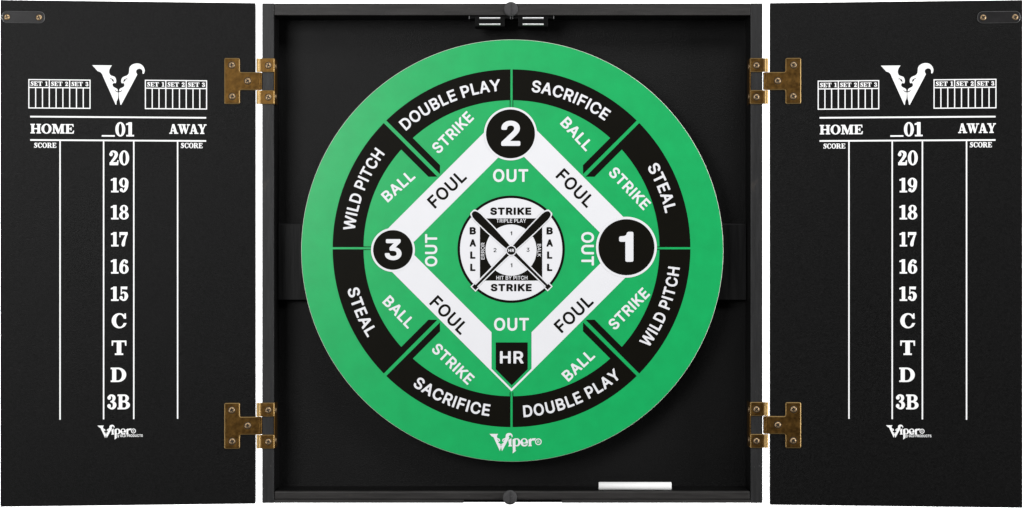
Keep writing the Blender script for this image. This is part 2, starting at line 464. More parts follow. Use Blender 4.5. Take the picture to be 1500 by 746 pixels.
def glyph(ch):
    if ch == 'H': return 1.02, stem(.09) + stem(.67) + A(rect(.3, .44, .7, .56))
    if ch == 'O': return .98, A(ell(.49, .5, .49, .52)) + C(ell(.49, .5, .225, .415))
    if ch == 'M':
        return 1.26, A(rect(.12, 0, .25, 1), rect(0, 0, .38, T_), [(.1, 1), (.4, 1), (.71, .25), (.66, 0), (.55, 0)],
                       [(.55, 0), (.66, 0), (.98, 1), (.86, 1)], rect(.86, 0, 1.13, 1), rect(.77, 0, 1.24, T_),
                       rect(0, 1 - T_, .3, 1), rect(.95, 1 - T_, 1.24, 1))
    if ch == 'E':
        return .86, stem(.09) + A(rect(.2, 0, .8, T_), rect(.2, 1 - T_, .78, 1), rect(.3, .445, .58, .555),
                                  rect(.5, .33, .6, .67), [(.62, 0), (.8, 0), (.85, .32), (.76, .32)],
                                  [(.62, 1), (.78, 1), (.8, .7), (.72, .7)])
    if ch == 'A':
        return 1.06, A([(.36, 1), (.6, 1), (.97, 0), (.66, 0), (.42, .72)], [(.36, 1), (.46, .86), (.23, 0), (.1, 0)],
                       rect(.24, .25, .7, .36), rect(0, 0, .36, T_), rect(.56, 0, 1.06, T_))
    if ch == 'W':
        return 1.46, A([(.08, 1), (.38, 1), (.6, .18), (.55, 0), (.42, 0)], [(.44, 0), (.55, 0), (.75, .72), (.68, .86)],
                       [(.52, 1), (.83, 1), (1.06, .18), (1.02, 0), (.88, 0)], [(.9, 0), (1.02, 0), (1.34, 1), (1.22, 1)],
                       rect(0, 1 - T_, .47, 1), rect(.5, 1 - T_, .93, 1), rect(1.08, 1 - T_, 1.46, 1))
    if ch == 'Y':
        return 1.02, A([(.08, 1), (.38, 1), (.62, .5), (.63, .38), (.38, .4)], [(.5, .42), (.63, .4), (.93, 1), (.8, 1)],
                       rect(.375, 0, .64, .46), rect(.25, 0, .76, T_), rect(0, 1 - T_, .48, 1), rect(.68, 1 - T_, 1.02, 1))
    if ch == 'S':
        return .74, A(*stroke([(.6, .78, .08), (.5, .91, .11), (.35, .93, .15), (.2, .82, .22), (.22, .66, .25),
                               (.38, .53, .28), (.54, .41, .27), (.55, .24, .23), (.42, .09, .15), (.26, .07, .11),
                               (.13, .2, .08)])) + A(rect(.6, .66, .69, 1), rect(.03, 0, .12, .35))
    if ch == 'C':
        return .88, A(ell(.46, .5, .46, .52)) + C(ell(.5, .5, .235, .415), rect(.62, .34, 1.1, .66)) + \
            A(rect(.77, .63, .86, 1)) + C(rect(.87, .4, 1, 1)) + A(*stroke([(.6, .07, .1), (.74, .14, .1), (.83, .28, .08)]))
    if ch == 'R':
        return 1.0, A(rect(.2, .44, .45, 1), ell(.48, .72, .36, .28)) + C(rect(.34, .54, .46, .9), ell(.46, .72, .13, .18)) + \
            stem(.09) + A(*stroke([(.44, .5, .14), (.58, .44, .2), (.68, .26, .26), (.76, .1, .22)])) + A(rect(.7, 0, 1.0, T_))
    if ch == 'T':
        return .92, A(rect(.32, 0, .6, 1), rect(.2, 0, .72, T_), rect(0, 1 - T_, .92, 1),
                      [(0, 1), (.12, 1), (.08, .64), (0, .64)], [(.92, 1), (.8, 1), (.84, .64), (.92, .64)])
    if ch == 'D':
        return 1.0, A(rect(.1, 0, .46, 1), ell(.46, .5, .52, .5)) + C(rect(.34, T_, .46, 1 - T_), ell(.46, .5, .25, .385), rect(-.2, -.1, .09, 1.1)) + stem(.09)
    if ch == 'B':
        return .92, A(rect(.1, .48, .48, 1), ell(.48, .745, .35, .255), rect(.1, 0, .48, .55), ell(.48, .28, .43, .28)) + \
            C(rect(.34, .59, .48, .9), ell(.48, .745, .1, .155), rect(.34, .105, .48, .46), ell(.48, .283, .16, .178), rect(-.2, -.1, .09, 1.1)) + stem(.09)
    if ch == '0': return .74, A(ell(.37, .5, .37, .51)) + C(ell(.37, .5, .13, .415))
    if ch == '1':
        return .62, A(rect(.2, 0, .46, 1), rect(.04, 0, .62, T_), [(.02, .9), (.02, .8), (.22, .82), (.3, .98), (.3, 1)])
    if ch == '2':
        return .72, A(ell(.15, .74, .13, .13), *stroke([(.1, .8, .1), (.2, .92, .12), (.36, .93, .14), (.52, .83, .22),
                      (.53, .68, .24), (.42, .48, .2), (.24, .28, .16), (.1, .12, .12)])) + \
            A(rect(.04, 0, .62, .2), [(.5, 0), (.68, 0), (.71, .34), (.62, .34)])
    if ch == '3':
        return .72, A(ell(.15, .78, .13, .13), ell(.14, .23, .13, .13), *stroke([(.1, .84, .1), (.2, .92, .12), (.34, .94, .13),
                      (.48, .85, .21), (.5, .72, .22), (.42, .58, .15), (.28, .525, .1)])) + \
            A(*stroke([(.28, .525, .1), (.45, .47, .17), (.55, .3, .26), (.47, .12, .19), (.3, .06, .12), (.12, .14, .1)]))
    if ch == '5':
        return .72, A([(.12, 1.0), (.63, 1.0), (.6, .8), (.12, .84)], rect(.12, .45, .2, .95), ell(.15, .22, .13, .13),
                      *stroke([(.16, .52, .1), (.32, .6, .11), (.5, .5, .22), (.55, .32, .27), (.46, .12, .19), (.3, .06, .12),
                               (.13, .14, .1)]))
    if ch == '7':
        return .7, A(rect(.04, .8, .68, 1), rect(.03, .64, .12, 1), *stroke([(.61, .9, .13), (.47, .58, .18), (.36, .3, .25),
                     (.33, .13, .27)]))
    if ch == '8':
        return .74, A(ell(.37, .75, .31, .26), ell(.37, .275, .37, .285)) + C(ell(.37, .76, .1, .165), ell(.37, .265, .12, .185))
    if ch in '69':
        ops = A(ell(.38, .32, .36, .33)) + C(ell(.39, .32, .11, .235)) + \
            A(*stroke([(.56, .9, .1), (.42, .94, .12), (.28, .84, .18), (.17, .62, .23), (.15, .35, .25)]), ell(.57, .83, .12, .12))
        if ch == '9':
            ops = [(s, [(.74 - x, 1 - y) for x, y in p]) for s, p in ops]
        return .74, ops
    if ch == '_': return .98, A(rect(0, -.02, .98, .085))
    return .52, []


_ser = {}


def serif(text, gap=0.04):
    V, F, x = [], [], 0.0
    for ch in text:
        if ch not in _ser:
            wd, ops = glyph(ch)
            _ser[ch] = (wd, flat2d(ops) if ops else ([], []))
        wd, (v, f) = _ser[ch]
        k = len(V)
        V += [(x + a, b) for a, b in v]
        F += [[k + i for i in t] for t in f]
        x += wd + (gap if ch not in 'AWY' else -.06)
    x -= gap if text[-1] not in 'AWY' else -.06
    return [(a / x - 0.5, b - 0.5) for a, b in V], F


def serif_at(text, x0, x1, y0, y1):
    """Fit between left/right x and bottom/top y."""
    V, F = serif(text)
    return xf(V, x1 - x0, y1 - y0, 0, (x0 + x1) / 2, (y0 + y1) / 2), F


# ---- the horned V emblem (traced outline, y down, about 770 x 618)
EMB_L = [(45, 92, 1), (335, 92, 1), (312, 125), (296, 165), (296, 205), (315, 238), (350, 252), (378, 266), (394, 300),
         (397, 335), (389, 357, 1), (377, 357, 1), (362, 352, 1), (345, 372), (346, 396), (368, 418), (398, 432), (416, 446, 1),
         (420, 472), (426, 500, 1), (425, 545), (420, 590), (405, 626), (398, 676, 1), (389, 678, 1), (205, 262, 1), (190, 225),
         (165, 196), (125, 180, 1)]
EMB_R = [(470, 678, 1), (457, 676, 1), (450, 626), (440, 590), (435, 545), (434, 500, 1), (440, 472), (444, 446, 1), (465, 430),
         (495, 416), (514, 396), (514, 372), (502, 352, 1), (489, 357, 1), (477, 357, 1), (469, 335), (472, 300), (488, 272),
         (518, 254), (553, 240), (578, 212), (586, 170), (590, 128), (615, 90), (660, 66), (715, 60), (765, 76), (800, 114),
         (815, 160), (808, 200), (790, 218, 1), (782, 200), (780, 166), (757, 142), (725, 140), (697, 158), (689, 188),
         (706, 225, 1)]
EYE_L = [(300, 300, 1), (310, 284), (332, 290), (356, 306), (366, 350, 1), (352, 331), (338, 326), (332, 306), (318, 296)]
EYE_R = [(865 - p[0],) + tuple(p[1:]) for p in EYE_L]
MOU_L = [(370, 458, 1), (388, 464), (404, 476), (427, 478, 1), (427, 492, 1), (400, 488)]
MOU_R = [(860 - p[0],) + tuple(p[1:]) for p in MOU_L]


def emblem_ops():
    return A(smooth_closed(EMB_L), smooth_closed(EMB_R)) + C(smooth_closed(EYE_L), smooth_closed(EYE_R),
                                                             smooth_closed(MOU_L), smooth_closed(MOU_R))


def emblem(cx, cy, width):
    V, F = flat2d([(s, [((x - 430) / 770, (369 - y) / 770) for x, y in p]) for s, p in emblem_ops()])
    return xf(V, width, width, 0, cx, cy), F


def wordmark(x0, ytop, vw):
    """Emblem V + small letters + ringed R; x0, ytop = upper left corner, vw = width of the V."""
    k = vw / 460.0

    def m(p): return [((x - 230) * k + x0, ytop - (y - 195) * k) for x, y in p]
    ops = [(s, m([(230 + (x - 45) * 460 / 770, 195 + (y - 60) * 355 / 618) for x, y in p])) for s, p in emblem_ops()]
    ops += A(m([(604, 336), (668, 298), (664, 425), (684, 462), (600, 464), (620, 428)]))
    ops += A(m(ell(775, 381, 72, 80))) + C(m(ell(769, 381, 32, 60)))
    ops += A(m([(688, 326), (748, 296), (748, 545), (768, 543), (690, 602), (696, 540)]))
    ops += A(m(ell(922, 382, 77, 82))) + C(m(ell(920, 354, 34, 34)), m([(893, 405), (1010, 405), (1010, 430), (912, 432)])) + \
        A(m([(945, 428), (990, 412), (985, 440), (950, 460)]))
    ops += A(m([(1006, 326), (1064, 298), (1060, 425), (1076, 458), (1000, 460), (1014, 428)]))
    ops += A(m([(1055, 335), (1085, 302), (1155, 300), (1122, 352), (1095, 340), (1058, 362)]))
    ops += A(m(ell(1202, 370, 66))) + C(m(ell(1202, 370, 47)))
    V, F = flat2d(ops)
    rv, rf = sans_at('R', *m([(1203, 370)])[0], 42 * k, 52 * k, 0, 0.012)
    n = len(V)
    return V + rv, F + [[n + i for i in f] for f in rf]


# ---- extruded outlines
def inset(poly, d):
    q = poly if area2(poly) > 0 else poly[::-1]
    out = []
    n = len(q)
    for i in range(n):
        a, b, c = q[i - 1], q[i], q[(i + 1) % n]
        def nrm(p, r):
            L = math.hypot(r[0] - p[0], r[1] - p[1]) or 1e-9
            return (-(r[1] - p[1]) / L, (r[0] - p[0]) / L)
        n1, n2 = nrm(a, b), nrm(b, c)
        dd = 1 + n1[0] * n2[0] + n1[1] * n2[1]
        out.append((b[0] + d * (n1[0] + n2[0]) / dd, b[1] + d * (n1[1] + n2[1]) / dd))
    return out


def round_poly(pts, r, n=4):
    """Round the corners of a polygon."""
    out = []
    N = len(pts)
    for i in range(N):
        a, b, c = Vector(pts[i - 1]), Vector(pts[i]), Vector(pts[(i + 1) % N])
        u, v = (a - b).normalized(), (c - b).normalized()
        p, q = b + u * r, b + v * r
        for k in range(n + 1):
            t = k / n
            s = p * (1 - t) ** 2 + b * 2 * t * (1 - t) + q * t * t
            out.append((s.x, s.y))
    return out


def plate(mb, outline, fmap, h0, h1, cham, m, m_edge=None):
    """Flat plate with chamfered front edge; fmap(u, v, h) gives the place in the scene."""
    q = outline if area2(outline) > 0 else outline[::-1]
    n = len(q)
    rings = [(q, h0), (q, h1 - cham), (inset(q, cham), h1)]
    vs = [fmap(x, y, h) for ring, h in rings for x, y in ring]
    side = [[i, (i + 1) % n, n + (i + 1) % n, n + i] for i in range(n)]
    ch = [[n + i, n + (i + 1) % n, 2 * n + (i + 1) % n, 2 * n + i] for i in range(n)]
    mb.add(vs, side, m)
    mb.add(vs, ch, m_edge or m)
    V, F = flat2d(A(rings[2][0]))
    mb.add([fmap(x, y, h1) for x, y in V], F, m)


def tube(mb, p0, p1, r, m, n=20, cap=True):
    p0, p1 = Vector(p0), Vector(p1)
    d = (p1 - p0).normalized()
    a = d.orthogonal().normalized()
    b = d.cross(a)
    vs = []
    for p in (p0, p1):
        for i in range(n):
            t = 2 * math.pi * i / n
            vs.append(p + (a * math.cos(t) + b * math.sin(t)) * r)
    mb.add(vs, [[i, (i + 1) % n, n + (i + 1) % n, n + i] for i in range(n)], m, True)
    if cap:
        mb.add(vs[:n], [list(range(n))[::-1]], m)
        mb.add(vs[n:], [list(range(n))], m)


def lathe(mb, c, axis, prof, m, n=32, close_first=False, close_last=True):
    """prof: (radius, height along axis)."""
    c, axis = Vector(c), Vector(axis).normalized()
    a = axis.orthogonal().normalized()
    b = axis.cross(a)
    vs = []
    for r, h in prof:
        for i in range(n):
            t = 2 * math.pi * i / n
            vs.append(c + axis * h + (a * math.cos(t) + b * math.sin(t)) * r)
    fs = []
    for k in range(len(prof) - 1):
        fs += [[k * n + i, k * n + (i + 1) % n, (k + 1) * n + (i + 1) % n, (k + 1) * n + i] for i in range(n)]
    mb.add(vs, fs, m, True)
    if close_last:
        mb.add(vs[-n:], [list(range(n))], m)
    if close_first:
        mb.add(vs[:n], [list(range(n))[::-1]], m)


# ------------------------------------------------------------------ white wall behind
mb = MB()
mb.add([(-6000, 2000, -4200), (6000, 2000, -4200), (6000, 2000, 4200), (-6000, 2000, 4200)], [[0, 1, 2, 3]], 'wall')
wall = mb.build('wall')
tag(wall, 'plain white studio wall behind the open cabinet', kind='structure')

# ------------------------------------------------------------------ the cabinet
FX0, FX1, FZ0, FZ1 = -366.0, 367.0, -364.0, 368.0     # outer frame, front plane at y = 0
TH = 17.5                                              # width of the frame edge
DEPTH = 78
BACK = 58                                              # front of the back panel
cab = root('dartboard_cabinet', (0, DEPTH, FZ0))
tag(cab, 'open black dartboard cabinet with two scoreboard doors and brass hinges', 'cabinet')


def part_box(name, b, m, bev=1.0, seg=2, parent=cab):
    q = MB()
    q.bm(box_bm(*b, bev=bev, seg=seg), m)
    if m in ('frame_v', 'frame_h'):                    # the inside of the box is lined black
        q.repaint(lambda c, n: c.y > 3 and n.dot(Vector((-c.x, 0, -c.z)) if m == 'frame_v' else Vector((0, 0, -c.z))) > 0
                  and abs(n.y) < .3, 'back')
    return q.build(name, parent)


part_box('side_panel', (FX0, 0, FZ0, FX0 + TH, DEPTH, FZ1), 'frame_v', 0.9)
part_box('side_panel', (FX1 - TH, 0, FZ0, FX1, DEPTH, FZ1), 'frame_v', 0.9)
IX0, IX1 = FX0 + TH + .15, FX1 - TH - .15
part_box('top_panel', (IX0, 0.3, FZ1 - TH, IX1, DEPTH, FZ1 - .2), 'frame_h', 0.9)
# bottom panel with a shallow finger notch in the middle of its lower front edge
q = MB()
q.bm(box_bm(IX0, 0.3, FZ0 + 4.4, IX1, DEPTH, FZ0 + TH, bev=2.6, seg=3), 'frame_h')
q.bm(box_bm(IX0, 0.5, FZ0 + .2, -71, DEPTH - 1, FZ0 + 4.6, bev=0.5), 'frame_h')
q.bm(box_bm(73, 0.5, FZ0 + .2, IX1, DEPTH - 1, FZ0 + 4.6, bev=0.5), 'frame_h')
q.bm(box_bm(-71.2, 7, FZ0 + .3, 73.2, DEPTH - 1.2, FZ0 + 4.7, bev=0), 'plastic_and_shade')  # back of the notch, coloured black as its shade
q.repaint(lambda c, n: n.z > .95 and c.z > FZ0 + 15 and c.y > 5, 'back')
q.build('bottom_panel', cab)
part_box('back_panel', (IX0 - 2, BACK, FZ0 + 6, IX1 + 2, BACK + 12, FZ1 - 6), 'back', 0)
RAIL_Y = 43
part_box('mounting_rail', (IX0 + .2, RAIL_Y, -68.0, IX1 - .2, BACK + .5, 46.0), 'rail', 1.2, 3)

# round rubber bumpers in the middle of the top and bottom edges
for cx, cz in ((-1.5, 359.3), (-3.0, -355.6)):
    q = MB()
    lathe(q, (cx, 0.4, cz), (0, -1, 0), [(10.6, -0.8), (10.6, 2.2), (10.2, 3.2), (9.2, 3.8), (6, 4.1), (3, 4.2)], 'rubber', 40)
    q.bm(box_bm(cx - 0.5 + 1.6, -5.0, cz - 9.0, cx + 0.7 + 1.6, -2.2, cz + 9.0, bev=.3), 'rubber')
    q.build('bumper', cab)

# pair of magnetic catches under the top edge
for cx in (-32.5, 31.0):
    q = MB()
    zt = FZ1 - TH
    q.bm(box_bm(cx - 22, 3, zt - 16.5, cx + 22, 34, zt - .1, bev=1.0), 'plastic_and_shade')
    q.bm(box_bm(cx - 31, 4, zt - 4.6, cx + 31, 30, zt - .2, bev=.8), 'plastic_and_shade')
    c = q.build('magnetic_catch', cab)
    for dz in (-4.0, -13.2):
        s = MB()
        tube(s, (cx - 15.4, 2.2, zt + dz), (cx + 15.4, 2.2, zt + dz), 1.6, 'chrome', 20)
        s.build('steel_strip', c)
    for sx in (-1, 1):
        s = MB()
        s.bm(box_bm(cx + sx * 30.2 - .4, 2.2, zt - 5.2, cx + sx * 30.2 + .4, 5, zt - .6, bev=.2), 'strike_edge')
        s.build('bracket_tab', c)

# ---- doors
TILT = math.asin(0.092)
CS, SN = math.cos(TILT), math.sin(TILT)
HINGE = {-1: -376.0, 1: 378.0}
WIDTH = {-1: 365.8, 1: 362.2}
PRINT_AT = {-1: 197.0, 1: 198.0}
BOT = {-1: -365.0, 1: -366.6}


def door_map(side):
    """(a, v, h): a from the hinge edge outwards, v up, h out of the inner face."""
    def f(a, v, h):
        return Vector((HINGE[side] + side * (a * CS - h * SN), -a * SN - h * CS, v))
    return f


def print_map(side):
    """(u, v, h): u to the right from the middle of the print."""
    g = door_map(side)
    return lambda u, v, h: g(PRINT_AT[side] + side * u, v, h)


def L(px, py):
    """A point measured on the photographed left door -> (u, v) on the door's own plane."""
    d = 750 - px
    a = D * (d + HINGE[-1]) / (D * CS + d * SN)
    return PRINT_AT[-1] - a, (373 - py) * (D - a * SN) / D


def U(px): return L(px, 400)[0]
def Vv(px, py): return L(px, py)[1]


def sheet(parent, name, shape, fmap, h, m):
    q = MB()
    q.add([fmap(x, y, h) for x, y in shape[0]], shape[1], m)
    return q.build(name, parent)


def shapes(*rects): return flat2d(A(*rects))


MID = 174.0
NUMBERS = [('20', 159.8, 189.2, 220.7, 242.2), ('19', 162, 188.6, 260.8, 282), ('18', 162, 188.6, 300.6, 321.6),
           ('17', 162.2, 187.4, 340.2, 361.2), ('16', 162, 188.4, 380, 401), ('15', 162, 188.4, 420, 441),
           ('C', 163.6, 185, 459.3, 480.7), ('T', 163.6, 185.2, 499, 520.2), ('D', 162.2, 185.4, 538.6, 559.8),
           ('3B', 157, 190.6, 578, 599.8)]

for side in (-1, 1):
    g = door_map(side)
    f = print_map(side)
    q = MB()
    bm = box_bm(0, 0, BOT[side], WIDTH[side], 18, 368.4, bev=0.8)
    for v in bm.verts:
        v.co = g(v.co.x, v.co.z, -v.co.y)
    if side > 0:
        pass
    bmesh.ops.recalc_face_normals(bm, faces=list(bm.faces))
    q.bm(bm, 'door')
    door = q.build('door', cab, origin=g(0, 0, -9))
    H = 0.25
    # ruled lines
    lw = 1.15
    x0, x1 = U(44.3), U(302)
    for py in (171.9, 206.0):
        v = Vv(MID, py)
        sheet(door, 'ruled_line', shapes(rect(x0, v - lw, x1, v + lw)), f, H, 'print')
    vt, vb = Vv(MID, 206.0) - lw + .0, Vv(MID, 614.3)
    for px in (88.0, 151.8, 196.0, 260.2):
        sheet(door, 'ruled_line', shapes(rect(U(px) - 1.0, vb, U(px) + 1.0, vt - .05)), f, H, 'print')
    # tally grids with their headings
    for gx, gy in ((42.3, 116.6), (213.0, 117.6)):
        gl, gr = U(gx), U(gx + 89.6)
        tp, hd, bt = Vv(gx + 45, gy + .6), Vv(gx + 45, gy + 12.1), Vv(gx + 45, gy + 42)
        t = 0.75
        rr = [rect(gl - t, tp - t, gr + t, tp + t), rect(gl - t, hd - t, gr + t, hd + t), rect(gl - t, bt - t, gr + t, bt + t)]
        for k in range(10):
            x = gl + (gr - gl) * k / 9
            rr.append(rect(x - t, bt, x + t, tp if k % 3 == 0 else hd))
        grid = sheet(door, 'tally_grid', shapes(*rr), f, H, 'print')
        for k, word in enumerate(('SET 1', 'SET 2', 'SET 3')):
            xa = gl + (gr - gl) * k / 3 + 2.3
            xb = gl + (gr - gl) * (k + 1) / 3 - 2.0
            V_, F_ = serif_at(word, xa, xb, hd + 2.4, tp - 2.6)
            sheet(door, 'heading', (V_, F_), f, H, 'print')
    # headings
    for word, xa, xb, ya, yb in (('HOME', 44.6, 108.8, 181.8, 195.8), ('AWAY', 248, 302.6, 182.2, 196.3),
                                 ('_01', 149, 196.4, 179.2, 200.0), ('SCORE', 49.8, 82.8, 209.3, 216.7),
                                 ('SCORE', 264.8, 297.0, 209.5, 217.2)):
        mx = (xa + xb) / 2
        sheet(door, 'heading', serif_at(word, U(xa), U(xb), Vv(mx, yb), Vv(mx, ya)), f, H, 'print')
    for word, xa, xb, ya, yb in NUMBERS:
        sheet(door, 'score_number', serif_at(word, U(xa), U(xb), Vv(MID, yb), Vv(MID, ya)), f, H, 'print')
    ex, ey = L(173.6, 123.3)
    sheet(door, 'emblem', emblem(ex, ey, (U(212.3) - U(135.3))), f, H, 'print')
    wx, wy = L(142.8, 622.6)
    k = 24.6 / 33.9
    Vw, Fw = wordmark(wx, wy, 24.4)
    tx, ty = L((670 + 1305) / 2 / 16.58 + 130, 610 + 470 / 16.58)
    tv, tf = sans_at('by GLD PRODUCTS', tx, ty, 38.3, 3.7, 0, 0.03)
    n = len(Vw)
    sheet(door, 'logo', (Vw + tv, Fw + [[n + i for i in t] for t in tf]), f, H, 'print')

# ---- screws: one mesh, copied
q = MB()
top = ell(0, 0, 3.0, n=24)
cross = [(-.85, -2.85), (.85, -2.85), (.85, -.85), (2.85, -.85), (2.85, .85), (.85, .85), (.85, 2.85), (-.85, 2.85), (-.85, .85),
         (-2.85, .85), (-2.85, -.85), (-.85, -.85)]
cross = [(x * 1.0, y * 1.0) for x, y in cross]
lathe(q, (0, 0, 0), (0, 0, 1), [(4.5, 0), (4.4, .6), (4.1, 1.0), (3.0, 1.35)], 'screw', 24, close_last=False)
lathe(q, (0, 0, 0), (0, 0, 1), [(5.4, -.5), (5.3, .12), (4.3, .2)], 'slot', 24, close_last=False)  # dark ring painted as the shadow round the screw head
V_, F_ = flat2d(A(ell(0, 0, 3.0, n=24)) + C(cross))
q.add([(x, y, 1.35) for x, y in V_], F_, 'screw')
nC = len(cross)
q.add([(x, y, 1.35) for x, y in cross] + [(x, y, .45) for x, y in cross],
      [[(i + 1) % nC, i, nC + i, nC + (i + 1) % nC] for i in range(nC)], 'slot')
V_, F_ = flat2d(A(cross))
q.add([(x, y, .45) for x, y in V_], F_, 'slot')
SCREW = q
_screw_mesh = []


def screw(parent, pos, normal, turn, scale=1.0):
    if not _screw_mesh:
        o = SCREW.build('screw', parent, origin=(0, 0, 0))
        _screw_mesh.append(o)
    else:
        o = _screw_mesh[0].copy()
        COL.objects.link(o)
    z = Vector(normal).normalized()
    up = Vector((0, 0, 1)) if abs(z.z) < 0.9 else Vector((0, 1, 0))
    x = up.cross(z).normalized()
    y = z.cross(x)
    rot = Matrix((x, y, z)).transposed()
    o.rotation_euler = (rot @ Matrix.Rotation(turn, 3, 'Z')).to_euler()
    o.scale = (scale,) * 3
    place(o, pos, parent)
    return o


# ---- strike plates near the top outer corner of each door
for side, a_out, a_in in ((-1, 363.6, 302.6), (1, 359.0, 298.0)):
    g = door_map(side)
    zc = 343.6
    q = MB()
    o = round_poly(rect(a_in, zc - 8.6, a_out, zc + 8.6), 8.3, 8)
    plate(q, o if side > 0 else o, lambda u, v, h: g(u, v, h), 0.02, 1.6, 0.6, 'strike', 'strike_edge')
    bm = bmesh.new()
    sp = q.build('strike_plate', cab)
    for a in (a_in + 8.0, a_out - 7.6):
        screw(sp, g(a, zc - .2, 1.5), g(0, 0, 1) - g(0, 0, 0), random.uniform(0, 1.5), 0.95)

# ---- hinges: T-shaped leaf on the door, wrap-around leaf on the frame
for side in (-1, 1):
    g = door_map(side)
    ex = FX0 if side < 0 else FX1                # outer edge of the frame
    for zc in ((253.7, -250.6) if side < 0 else (253.9, -249.6)):
        hh = 33.6
        q = MB()
        # T: a = 0 is the door's hinge edge; negative a crosses the gap
        T = [(-9.5, -13.1), (22.3, -13.1), (22.3, -hh), (44.9, -hh), (44.9, hh), (22.3, hh), (22.3, 13.1), (-9.5, 13.1)]
        T = [(a, v + zc) for a, v in T]
        plate(q, round_poly(T, 2.6, 4), g, 0.05, 2.6, 1.3, 'brass', 'brass_highlight')
        hinge = q.build('hinge', cab)
        k = MB()
        base = g(-7.2, zc, 0.6)
        tube(k, base + Vector((0, 0.4, -12.6)), base + Vector((0, 0.4, 12.6)), 2.9, 'brass', 20)
        k.build('knuckle', hinge)
        fl = MB()

        def fm(u, v, h): return Vector((ex - side * u, -h, v))
        for s in (-1, 1):
            lo, hi = (13.3, hh) if s > 0 else (-hh, -13.3)
            R_ = rect(-1.5, zc + lo, TH + .6, zc + hi)
            plate(fl, round_poly(R_, 1.2, 3), fm, 0.05, 2.4, 0.9, 'brass', 'brass_highlight')
            # rolled barrel on the outer edge
            tube(fl, fm(-5.0, zc + lo + .3, 0.6), fm(-5.0, zc + hi - .3, 0.6), 3.3, 'brass_highlight', 20)  # bright stripe of the barrel put into its colour
            fl.bm(box_bm(*(sorted((ex - side * -5.0, ex - side * 0.0))[0], -1.9, zc + lo + .4),
                         sorted((ex - side * -5.0, ex - side * 0.0))[1], 0.4, zc + hi - .4, bev=.3), 'brass')
        # inner wing along the inside of the frame
        xi = ex - side * (TH + .05)
        xw = ex - side * (TH + 1.5)
        fl.bm(box_bm(min(xi, xw), -1.6, zc - hh + .5, max(xi, xw), 26, zc + hh - .5, bev=.35), 'brass')
        leaf = fl.build('frame_leaf', hinge)
        nrm = g(0, 0, 1) - g(0, 0, 0)
        for a, v in ((34.0, 23.2), (11.0, 0.3), (33.4, -22.6)):
            screw(hinge, g(a, zc + v, 2.5), nrm, random.uniform(0, 1.5))
        for v in (23.0, -23.4):
            screw(hinge, fm(9.3, zc + v, 2.3), (0, -1, 0), random.uniform(0, 1.5), .96)
        for v in (22.0, -22.0):
            screw(hinge, (xw, 6.5, zc + v), (-side, 0, 0), random.uniform(0, 1.5), .9)

# ------------------------------------------------------------------ the dartboard
BY = 9.0                                              # depth of the board's face
KB = (D + BY) / D
BC = (0.4 * KB, 0, 5.7 * KB)                         # middle of the board
PC = (-0.7, 9.2)                                       # middle of its print
RB = 309.3 * KB
board = root('dartboard', (BC[0], RAIL_Y, BC[2]))
tag(board, 'round green baseball dartboard hanging inside the open black cabinet', 'dartboard')


def bmap(u, v, h):
    """Print coordinates in photo units from the print's middle."""
    return Vector(((PC[0] + u) * KB, BY - h, (PC[1] + v) * KB))


def bx(px, py): return px - 750 - PC[0], 373 - py - PC[1]


q = MB()
lathe(q, (BC[0], BY, BC[2]), (0, -1, 0), [(RB - 3, -(RAIL_Y - BY - .2)), (RB - .6, -(RAIL_Y - BY - 3)), (RB - .2, -2.4)],
      'core', 256, close_first=True, close_last=False)
q.build('core', board)
q = MB()
lathe(q, (BC[0], BY, BC[2]), (0, -1, 0), [(RB - .2, -2.5), (RB, -.8), (RB - .6, -.05)], 'cream', 256, close_last=False)
q.build('paper_edge', board)
q = MB()
q.add([(BC[0] + (RB - .6) * math.cos(t), BY, BC[2] + (RB - .6) * math.sin(t)) for t in
       [2 * math.pi * i / 256 for i in range(256)]], [list(range(256))], 'green')
face = q.build('green_face', board)

LAY = 0.2


def bsheet(parent, name, shape, lvl, m):
    return sheet(parent, name, shape, bmap, LAY * lvl, m)


# eight black outer sectors
R0, R1 = 216.8, 262.0


def pol(r, a): return (r * math.sin(math.radians(a)), r * math.cos(math.radians(a)))


def pie(a0, a1, r0, r1, n=28):
    return [pol(r1, a0 + (a1 - a0) * i / n) for i in range(n + 1)] + [pol(r0, a1 + (a0 - a1) * i / n) for i in range(n + 1)]


def radial(a, p0, p1, r0, r1, r0b=None):
    """Strip along the ray at angle a, between side offsets p0 and p1 (clockwise positive)."""
    s, c = math.sin(math.radians(a)), math.cos(math.radians(a))
    def at(r, p): return (r * s + p * c, r * c - p * s)
    return [at(r0, p0), at(r0 if r0b is None else r0b, p1), at(r1, p1), at(r1, p0)]


